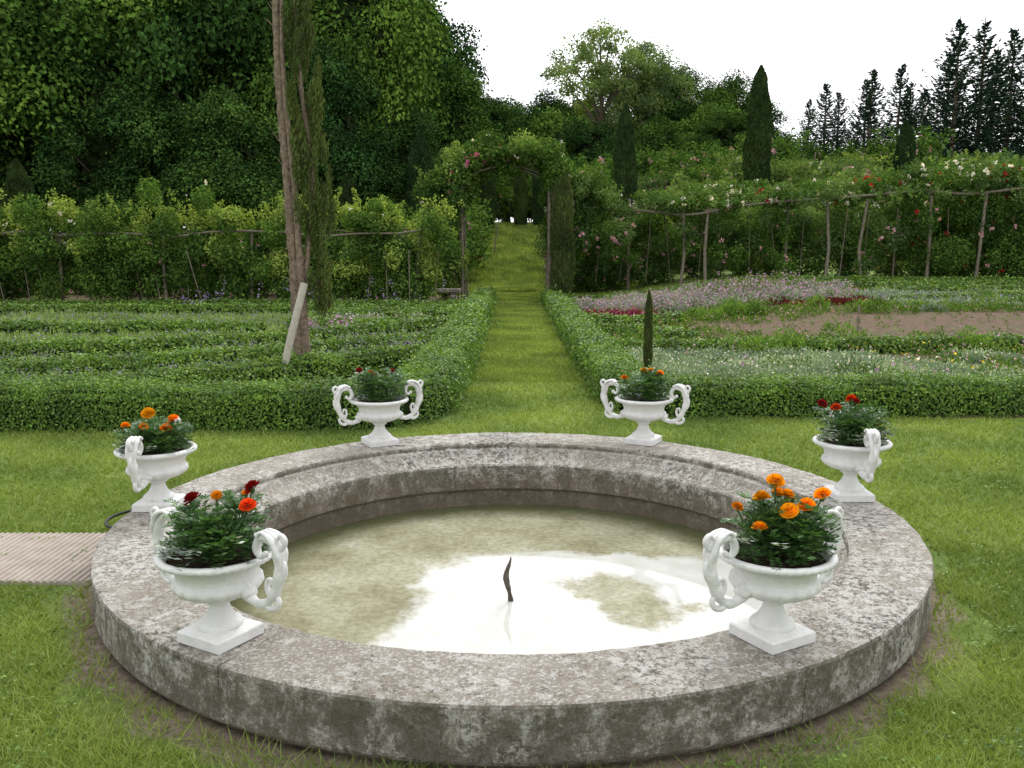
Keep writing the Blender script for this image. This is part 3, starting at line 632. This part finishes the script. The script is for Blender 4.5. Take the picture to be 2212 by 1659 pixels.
def spruce(seed,H):
    global rng
    rng=np.random.default_rng(seed);mb=MB();tube(mb,[[0,0,-.5],[.05,0,H*.5],[0,0,H*.99]],[.16,.09,.015],7,1)
    z=.4;C=[];U=[]
    while z<H:
        bl=(.32*(H-z)+.15)*rng.uniform(.75,1.2);nb=7
        for k in range(nb):
            a=rng.uniform(0,math.tau);L_=bl*rng.uniform(.6,1.2);n=int(8+L_*20);t=rng.random(n)**.7
            d=np.array([math.cos(a),math.sin(a),0]);side=np.array([-math.sin(a),math.cos(a),0])
            zz=z+L_*(.16*t+.45*t**2.5-.18*np.sin(t*3)) ;w=rng.normal(size=n)*.13*L_*(1.1-t)
            C.append(d*(L_*t)[:,None]+side*w[:,None]+np.stack([0*t,0*t,zz-np.abs(w)*.2+rng.normal(size=n)*.04],1));U.append(np.tile(d+[0,0,.35],(n,1))+side*np.sign(w)[:,None]*.7)
        z+=.19+.018*(H-z)
    C=np.concatenate(C);U=np.concatenate(U);leaves(mb,C,C,.22,.3,0,U=U,ujit=.35)
    for k in range(6): leaves(mb,np.array([[0,0,H-.05*k+.1]]),np.array([[0,0,1.]]),.3,.15,0,U=np.array([[0,0,1.]]),ujit=.15)
    return mb.mesh('spruce_mesh',[M_spruce,M_bark])
SP=[spruce(31,9),spruce(32,9)]
rng=np.random.default_rng(22)
for i,(x,y,h) in enumerate([(19.4,60,6.0),(20.8,61,7.2),(22.0,62,6.8),(23.4,60,7.9),(25.7,61,8.4),(27.2,63,7.6),(28.8,60,11.0),(30.7,60.5,11.0),(32.4,60,10.4),(34.3,60,11.6),(36.3,61,11.2),(38.5,60,11.5),(29.8,63,9.5),(33.5,64,10),(24.6,64,8.0),(41,62,12),(26.4,59,6.5)]):
    put('spruce_tree',SP[i%2],x,y,h/9*1.15,None,h/9)

def cypress(seed,H,Rr,n,L,mat):
    global rng
    rng=np.random.default_rng(seed);mb=MB();t=rng.random(n);pr=lambda t:np.interp(t,[0,.03,.15,.5,.8,.93,1],[.5,.8,.95,1,.75,.45,.03])
    a=rng.uniform(0,math.tau,n);r=Rr*pr(t)*(1+.12*np.sin(a*3+t*14)+.1*sn(a*2,t*25,1))*(.82+.2*rng.random(n))
    C=np.stack([r*np.cos(a),r*np.sin(a),t*H],1);U=np.stack([np.cos(a)*.3,np.sin(a)*.3,np.ones(n)],1);leaves(mb,C,C,L,.35,0,U=U,ujit=.3)
    tt=np.linspace(0,1,14);lathe(mb,[(Rr*.8*float(pr(q)),q*H*.98) for q in tt],12,1)
    return mb.mesh('cypress_mesh',[mat,M_core])
CY1=cypress(41,7,.62,16000,.19,M_cyp);CY2=cypress(42,4,.33,9000,.13,M_cypb)
rng=np.random.default_rng(23)
for (x,y,h,w) in [(12.1,45,7.1,1.0),(5.2,42,6.6,.85),(17.2,40,5.4,.8),(-4.2,42,6.2,1.1),(-18.5,34,4.9,.95),(-1.3,50,4.6,.7),(.5,51,4.6,.6),(1.6,51,4.8,.75),(-7.2,40,5,.9),(2.6,52,5.2,.9)]:
    z=float(terr(x,y));obj('cypress_tree',CY1,loc=(x,y,z-.05),rz=rng.uniform(0,6),scale=(w,w,h/7))
obj('cypress_tree',CY2,loc=(1.52,27.2,0),rz=1,scale=(1.05,1.05,1.02))
mb=MB();n=2600;t=rng.random(n);a=rng.uniform(0,math.tau,n);r=.055*np.interp(t,[0,.2,.8,1],[.8,1,.8,.1])*(.7+.4*rng.random(n))
C=np.stack([r*np.cos(a),r*np.sin(a),.1+t*1.0],1);leaves(mb,C,C,.05,.3,0,U=np.stack([np.cos(a)*.3,np.sin(a)*.3,np.ones(n)],1),ujit=.3);tube(mb,[[0,0,0],[0,0,1.0]],[.015,.008],6,1)
o=mb.build('young_cypress',[M_cypb,M_bark]);o.location=(1.80,11.7,0)

# old half-bare cypress on the left
mb=MB();X0,Y0=-2.66,11.2
tr=catmull([[X0,Y0,-.1],[X0-.02,Y0,.5],[X0-.06,Y0+.03,1.5],[X0-.10,Y0,2.6],[X0-.16,Y0+.03,3.6],[X0-.16,Y0,4.6],[X0-.12,Y0,6.0],[X0-.1,Y0,7.5]],.1)
tube(mb,tr,np.interp(tr[:,2],[0,.4,2,4,7.5],[.125,.085,.07,.052,.025]),11,0,True,.13)
tr2=catmull([[X0+.08,Y0-.03,-.1],[X0+.05,Y0-.05,.8],[X0+.02,Y0-.05,1.7],[X0-.02,Y0-.05,2.6],[X0-.10,Y0-.03,3.9],[X0-.05,Y0-.02,5.5]],.1)
tube(mb,tr2,np.interp(tr2[:,2],[0,2,5.5],[.06,.042,.02]),8,0,True,.12)
tr3=catmull([[X0+.04,Y0-.03,1.0],[X0+.14,Y0,1.8],[X0+.2,Y0+.03,2.6],[X0+.1,Y0,3.6],[X0+.06,Y0,4.8],[X0+.02,Y0,6.5]],.1)
tube(mb,tr3,np.interp(tr3[:,2],[1,3,6.5],[.035,.03,.015]),7,0,True,.12)
for i in range(150):
    z=rng.uniform(.7,6.5);a=rng.uniform(0,math.tau);L_=rng.uniform(.04,.18);d=np.array([math.cos(a),math.sin(a)*.6,rng.uniform(-.2,1.0)]);b=np.array([np.interp(z,[0,1.5,3.6,7],[X0,X0-.05,X0-.15,X0-.11]),Y0,z])
    tube(mb,[b,b+d*L_*.5,b+d*L_+[0,0,L_*.3]],[.010,.006,.002],5,0,False)
cl=[]
for i in range(260):
    z=rng.uniform(.95,7.4);w=np.interp(z,[1.0,1.8,2.6,3.4,4.2,5,7.5],[.2,.36,.40,.36,.30,.3,.3])
    off=np.interp(z,[1.0,2.0,3,4,5,7],[.28,.26,.17,.12,.10,.10]);cx=X0+off+rng.uniform(-.5,.5)*w;cy=Y0+rng.normal()*.12
    if sn(np.array(z*2.2),np.array(cx*5),1.3)>-.75: cl.append((cx,cy,z))
for (cx,cy,z) in cl:
    n=120;s=sph(n)*rng.random((n,1))**.5;C=np.array([cx,cy,z])+s*[.05,.08,.22];leaves(mb,C,s,.07,.22,1,U=np.tile([.3,0,1.],(n,1)),ujit=.5)
mb.build('old_cypress_tree',[M_barkg,M_cypb])
mb=MB();P=np.array([[-2.80,10.6,-.05],[-2.72,10.68,.4],[-2.52,10.85,1.24]]);tube(mb,catmull(P,.2),.045,10,0);mb.build('support_stake',[M_wood])
mb=MB();tube(mb,[[6.2,15.9,0],[6.2,15.9,.65]],.02,6);mb.build('garden_stake',[M_wooddk])

# ---------------------------------------------------------------- pergolas, arch, rose bank
def shoots(mb,xr,yr,zr,n,ln,L,mi,mif=None):
    for i in range(n):
        x=rng.uniform(*xr);y=rng.uniform(*yr);z=rng.uniform(*zr);l=rng.uniform(.3,1)**1.3*ln;k=int(l/L*5)+2
        t=rng.random(k);dx,dy=rng.normal(size=2)*.35
        C=np.stack([x+dx*l*t+.25*l*dx*t**2,y+dy*l*t,z+l*t-.25*l*t**2],1)+rng.normal(size=(k,3))*L*.5
        leaves(mb,C,sph(k),L,.6,mi,.8)
def stem(mb,x,y,z0,z1,mi,r=.02):
    dx,dy=rng.normal(size=2)*.18;P=catmull([[x,y,z0],[x+dx*.4,y+dy*.5,z0+(z1-z0)*.4],[x+dx,y+dy,z1]],.4)
    tube(mb,P,[r]*len(P),5,mi,False)
# left pergola
mb=MB()
for x in (-17.5,-14.2,-12.1,-9.3,-7.0,-4.9,-3.1,-2.6): tube(mb,[[x,24,-.05],[x+.05*rng.normal(),24,1.0],[x+.07*rng.normal(),24,2.05]],[.05,.045,.04],7,1,True,.08)
for yy,zz in ((23.85,2.0),(25.3,2.05)):
    P=[[x,yy+.08*rng.normal(),zz+.06*rng.normal()] for x in np.arange(-20,-1.2,1.0)];tube(mb,P,.032,6,1,True,.1)
for x in np.arange(-19,-1.5,3.1): tube(mb,[[x,25.3,0],[x,25.3,2.05]],.05,6,1)
B=[];BD=[]
for x in np.arange(-19.5,-1.7,.5):
    gap=float(sn(np.array(x),np.array(0.),1.3));g2=float(sn(np.array(x),np.array(2.),.7))
    for k in range(4): B.append((x+rng.normal()*.35,24.2+rng.normal()*.4,1.9+.35*gap+.2*g2+rng.normal()*.4,rng.uniform(.22,.5),.45,rng.uniform(.22,.45)))
    if gap>-.45:
        for k in range(4): BD.append((x+rng.normal()*.2,24.1+rng.normal()*.25,rng.uniform(.5,1.6),rng.uniform(.25,.5),.4,rng.uniform(.3,.5)))
    if rng.random()<.6: BD.append((x,24.9,.4+rng.random()*.4,.4,.4,.4))
blobs(mb,B,.085,.7,0,.35,.8,2,.3,.08,.65,3);blobs(mb,BD,.085,.7,0,.35,.8,4,.25,.08,.65)
shoots(mb,(-19.5,-1.5),(23.8,25),(1.9,2.6),330,.95,.085,3)
for x in np.arange(-19.5,-1.5,.6): stem(mb,x,24.0+rng.normal()*.3,0,1.6,1,.013)
mb.build('rose_pergola',[M_rose,M_wooddk,F_white,M_rosel,F_pink])
mb=MB();B=[(x,25.6+rng.normal()*.5,.3+rng.random()*.9,.6,.5,.5) for x in np.arange(-20,-2.6,.7)];blobs(mb,B,.1,.7,0,.25,.8,1,.1,.07,.5);mb.build('garden_shrubs',[M_rose,F_lav])
# right pergola
def py(x): return 30.5-.20*(x-2)
mb=MB()
for x in (5.6,6.4,10.1,11.2,13.1,14.5):
    z=float(terr(x,py(x)));top=2.75+.06*(x-2)*.8
    tube(mb,[[x,py(x),z-.1],[x+.08*rng.normal(),py(x),z+1],[x+.08*rng.normal(),py(x),top]],[.06,.052,.045],7,1,True,.09)
for x in (3.6,8.8,12.2,15.8):
    z=float(terr(x,py(x)+1.4));tube(mb,[[x+.5,py(x)+1.4,z-.1],[x+.5,py(x)+1.4,top]],.05,6,1)
for dy,zo in ((-.05,0),(1.4,.1)):
    P=catmull([[x,py(x)+dy+.1*rng.normal(),2.78+zo+.045*(x-2)+.11*rng.normal()] for x in np.arange(1.6,19,1.4)],.3);tube(mb,P,.042,6,1,True,.1)
B=[];BH=[]
for x in np.arange(1.8,19,.5):
    big=float(ss(11,14,np.array(x)));
    for k in range(3): B.append((x+rng.normal()*.3,py(x)+.6+rng.normal()*.5,3.0+.05*(x-2)+rng.normal()*.18+.15*big,rng.uniform(.22,.5),.55,rng.uniform(.10,.26)+.25*big))
    if sn(np.array(x),np.array(1.),1.6)>.0:
        for k in range(3): BH.append((x+rng.normal()*.2,py(x)+.4+rng.normal()*.3,rng.uniform(1.0,2.8),rng.uniform(.2,.4),.35,rng.uniform(.25,.5)))
blobs(mb,B,.09,.5,0,.35,.8,2,1.2,.10,.6,4);blobs(mb,BH,.09,.5,0,.35,.8,5,.6,.10,.6,4)
B2=[(x,py(x)+.4,3.1+.05*(x-2)+rng.normal()*.12,.4,.5,.22) for x in (7.5,8.3,9.5,10.3,12.4,13.5,14.2,6.2,11.4,15.2)];blobs(mb,B2,.09,.5,0,.3,.8,3,2.6,.10,.5)
B3=[(2.6+rng.normal()*.6,29.3+rng.normal()*.4,rng.uniform(1.6,4.0),rng.uniform(.35,.6),.5,rng.uniform(.3,.5)) for _ in range(26)];blobs(mb,B3,.09,.65,0,.3,.8,5,.8,.10,.5,4)
shoots(mb,(2,18),(26.9,30),(2.9,3.3),220,.7,.085,4)
for x in np.arange(2,18,.85): stem(mb,x,py(x)+rng.normal()*.4+.6,.5,2.9,1,.012)
mb.build('rose_pergola',[M_rose,M_wooddk,F_white,F_red,M_rosel,F_pink])
mb=MB();B=[]
for x in np.arange(1.9,22,.6):
    for k in range(4):
        yy=py(x)+2.3+rng.normal()*.5;B.append((x+rng.normal()*.3,yy,float(terr(x,yy))+.3+.6*k+rng.normal()*.18,rng.uniform(.4,.75),.6,rng.uniform(.35,.6)))
blobs(mb,B,.10,.75,0,.3,.8,1,.45,.10,.45,2);shoots(mb,(2,20),(30.5,32.5),(1.8,2.6),150,.9,.1,2);mb.build('rose_hedge',[M_rose,F_pink,M_rosel])
mb=MB();B=[(x,py(x)+.7+rng.normal()*.4,1.0+rng.random()*2.2,.7,.7,.6) for x in np.arange(12.8,20,.3)];blobs(mb,B,.09,.7,0,.28,.8,1,.35,.11,.5);mb.build('climbing_rose',[M_rose,F_red])
# arch
mb=MB()
for x in (-1.55,1.15,1.3):
    tube(mb,[[x,28,-.05],[x,28,3.6]],.05,7,1)
    tube(mb,[[x,29.6,-.05],[x,29.6,3.6]],.05,7,1)
for yy in (28.2,29.6):
    P=[[-.15+1.45*math.cos(t),yy,3.4+.75*math.sin(t)] for t in np.linspace(math.pi,0,14)];tube(mb,P,.03,6,1)
B=[]
for k in range(66):
    t=rng.uniform(0,math.pi);B.append((-.1+1.65*math.cos(t)*rng.uniform(.9,1.15),28.5+rng.normal()*.5,3.7+.9*math.sin(t)+rng.normal()*.18,rng.uniform(.25,.5),.5,rng.uniform(.22,.42)))
for k in range(76):
    z=rng.uniform(.4,4.0);w=np.interp(z,[.4,1.2,2.4,3.4,3.9],[.2,.4,.7,.8,.8]);B.append((-2.05+rng.normal()*w*.5,28.4+rng.normal()*.4,z,rng.uniform(.22,.45),.4,.36))
for k in range(16):
    z=rng.uniform(2.2,4.2);B.append((1.6+rng.normal()*.25,28.8,z,.35,.4,.35))
blobs(mb,B,.095,.7,0,.3,.8,2,.3,.09,.55,4)
BM=[(-1.6,27.9,3.75,.35,.3,.22),(-1.95,27.85,3.5,.3,.3,.2),(-.7,27.8,4.45,.4,.3,.2),(-1.2,27.9,4.2,.3,.3,.2),(-.3,27.8,4.5,.4,.3,.2)];blobs(mb,BM,.095,.6,0,.3,.8,3,6,.10,.5)
shoots(mb,(-2.2,1.6),(27.8,29.2),(4.1,4.6),110,.6,.09,4);shoots(mb,(-2.8,-1.3),(27.8,28.8),(2.6,3.9),70,.7,.09,4)
for x in (-1.6,-1.5,-1.7,-1.4): stem(mb,x,28.3,0,3,1,.03)
mb.build('rose_arch',[M_rose,M_wooddk,F_white,F_mag,M_rosel])
def bush(seed,mat,fm,fn,rr=1.0,L=.11):
    global rng
    rng=np.random.default_rng(seed);mb=MB();B=[]
    for k in range(11): 
        d=sph(1)[0];B.append((d[0]*.6*rr,d[1]*.6*rr,.6+abs(d[2])*.45,rng.uniform(.3,.6),rng.uniform(.3,.6),rng.uniform(.25,.5)))
    blobs(mb,B,L,.7,0,.3,.8,1,fn,.11,.5);shoots(mb,(-.9,.9),(-.9,.9),(.8,1.3),40,.7,L,0)
    for i in range(6): stem(mb,rng.normal()*.3,rng.normal()*.3,-.1,1,2,.02)
    return mb.mesh('bush_mesh',[mat,fm,M_wooddk])
BU=[bush(51,M_rosel,F_pink,1.8),bush(52,M_rosel,F_white,1.7),bush(53,M_rose,F_pink,.8),bush(54,M_rosel,F_white,0)]
rng=np.random.default_rng(24)
for y in np.arange(35.5,52,2.0):
    for x in np.arange(2.9+.06*(y-35),30,1.85):
        if rng.random()<.10: continue
        xx=x+rng.normal()*.4;yy=y+rng.normal()*.5
        if abs(xx-12.1)<1.4 and yy<45: continue
        s=rng.uniform(.7,1.35)*(1+.3*float(ss(14,24,np.array(xx))));i=int(rng.choice(4,p=[.3,.25,.2,.25]))
        put('rose_bush',BU[i],xx,yy,s,None,s*rng.uniform(.75,1.1))
for (x,y,s,i) in [(8.2,38,2.0,3),(7.3,37,1.5,1),(14.6,40,1.9,1),(16,42,2.1,0),(19.6,40,2.4,3),(21.5,39,2.4,0),(23.5,40,2.5,1),(21,37,1.9,3),(25,38,2.2,2),(3.4,35,1.6,2),(4.6,36,1.5,0),(-3.4,36,1.6,2),(-5.2,35,1.5,2),(-3.6,40,1.9,2),(-6.8,37,1.6,2),(-3.0,38,2.0,2),(-2.9,43,1.8,2),(-.6,55.3,1.5,2),(.4,55.0,1.4,2),(1.4,55.4,1.5,2),(-1.6,55.2,1.5,2)]:
    put('rose_bush',BU[i],x,y,s)
for x in np.arange(-20,-3,1.7): put('garden_shrub',BU[2] if rng.random()<.6 else BU[3],x+rng.normal()*.4,30+rng.normal()*1.2,rng.uniform(.9,1.5))
for x in list(np.arange(-46,26,2.6)): put('background_shrub',BU[2],x,57+rng.normal()*1.2,rng.uniform(1.8,2.4))
mb=MB();box(mb,(-.7,-.2,.34),(.7,.2,.43));box(mb,(-.55,-.15,0),(-.4,.15,.34));box(mb,(.4,-.15,0),(.55,.15,.34))
o=mb.build('stone_bench',[M_stone]);o.location=(-2.25,27,0)

# ---------------------------------------------------------------- sky, sun, camera
EL,AZ=R(46),R(18)   # sun ahead of the camera, a little right
sd=Vector((math.sin(AZ)*math.cos(EL),math.cos(AZ)*math.cos(EL),math.sin(EL)))
w=bpy.data.worlds.new('World');sc.world=w;w.use_nodes=True;nt=w.node_tree;nt.nodes.clear()
out=nd(nt,'ShaderNodeOutputWorld');bg=nd(nt,'ShaderNodeBackground');bg.inputs[1].default_value=.1
sky=nd(nt,'ShaderNodeTexSky',sky_type='NISHITA');sky.sun_disc=False;sky.sun_elevation=EL;sky.sun_rotation=AZ
tc=nd(nt,'ShaderNodeTexCoord');v=tc.outputs['Generated']
dt=nd(nt,'ShaderNodeVectorMath',operation='DOT_PRODUCT');nt.links.new(v,dt.inputs[0]);dt.inputs[1].default_value=sd
g=mth(nt,'POWER',mth(nt,'MAXIMUM',dt.outputs['Value'],0.0),4.0)
cn=noise(nt,2.2,5,.55,v)
br=mth(nt,'MULTIPLY',mth(nt,'MULTIPLY_ADD',g,17.0,14.5),mth(nt,'MULTIPLY_ADD',cn,.35,.82))
cb=nd(nt,'ShaderNodeCombineColor');nt.links.new(br,cb.inputs[0]);nt.links.new(mth(nt,'MULTIPLY',br,1.0),cb.inputs[1]);nt.links.new(mth(nt,'MULTIPLY',br,1.02),cb.inputs[2])
cov=ramp(nt,cn,[(.25,.84),(.6,.97)])
nt.links.new(mix(nt,cov,sky.outputs[0],cb.outputs[0]),bg.inputs[0]);nt.links.new(bg.outputs[0],out.inputs[0])
s=bpy.data.lights.new('sun','SUN');s.energy=1.4;s.angle=R(14);s.color=(1,.97,.92);so=bpy.data.objects.new('sun',s);sc.collection.objects.link(so)
so.rotation_euler=(-sd).to_track_quat('-Z','Y').to_euler();so.location=(0,0,30)
cam=bpy.data.cameras.new('camera');co=bpy.data.objects.new('camera',cam);sc.collection.objects.link(co)
co.location=(0,0,1.67);co.rotation_euler=(R(90-8.74),0,0);cam.lens=31.25;cam.sensor_width=36;cam.clip_end=2000;cam.clip_start=.05
sc.camera=co
sc.view_settings.view_transform='Standard';sc.view_settings.look='None';sc.view_settings.exposure=0
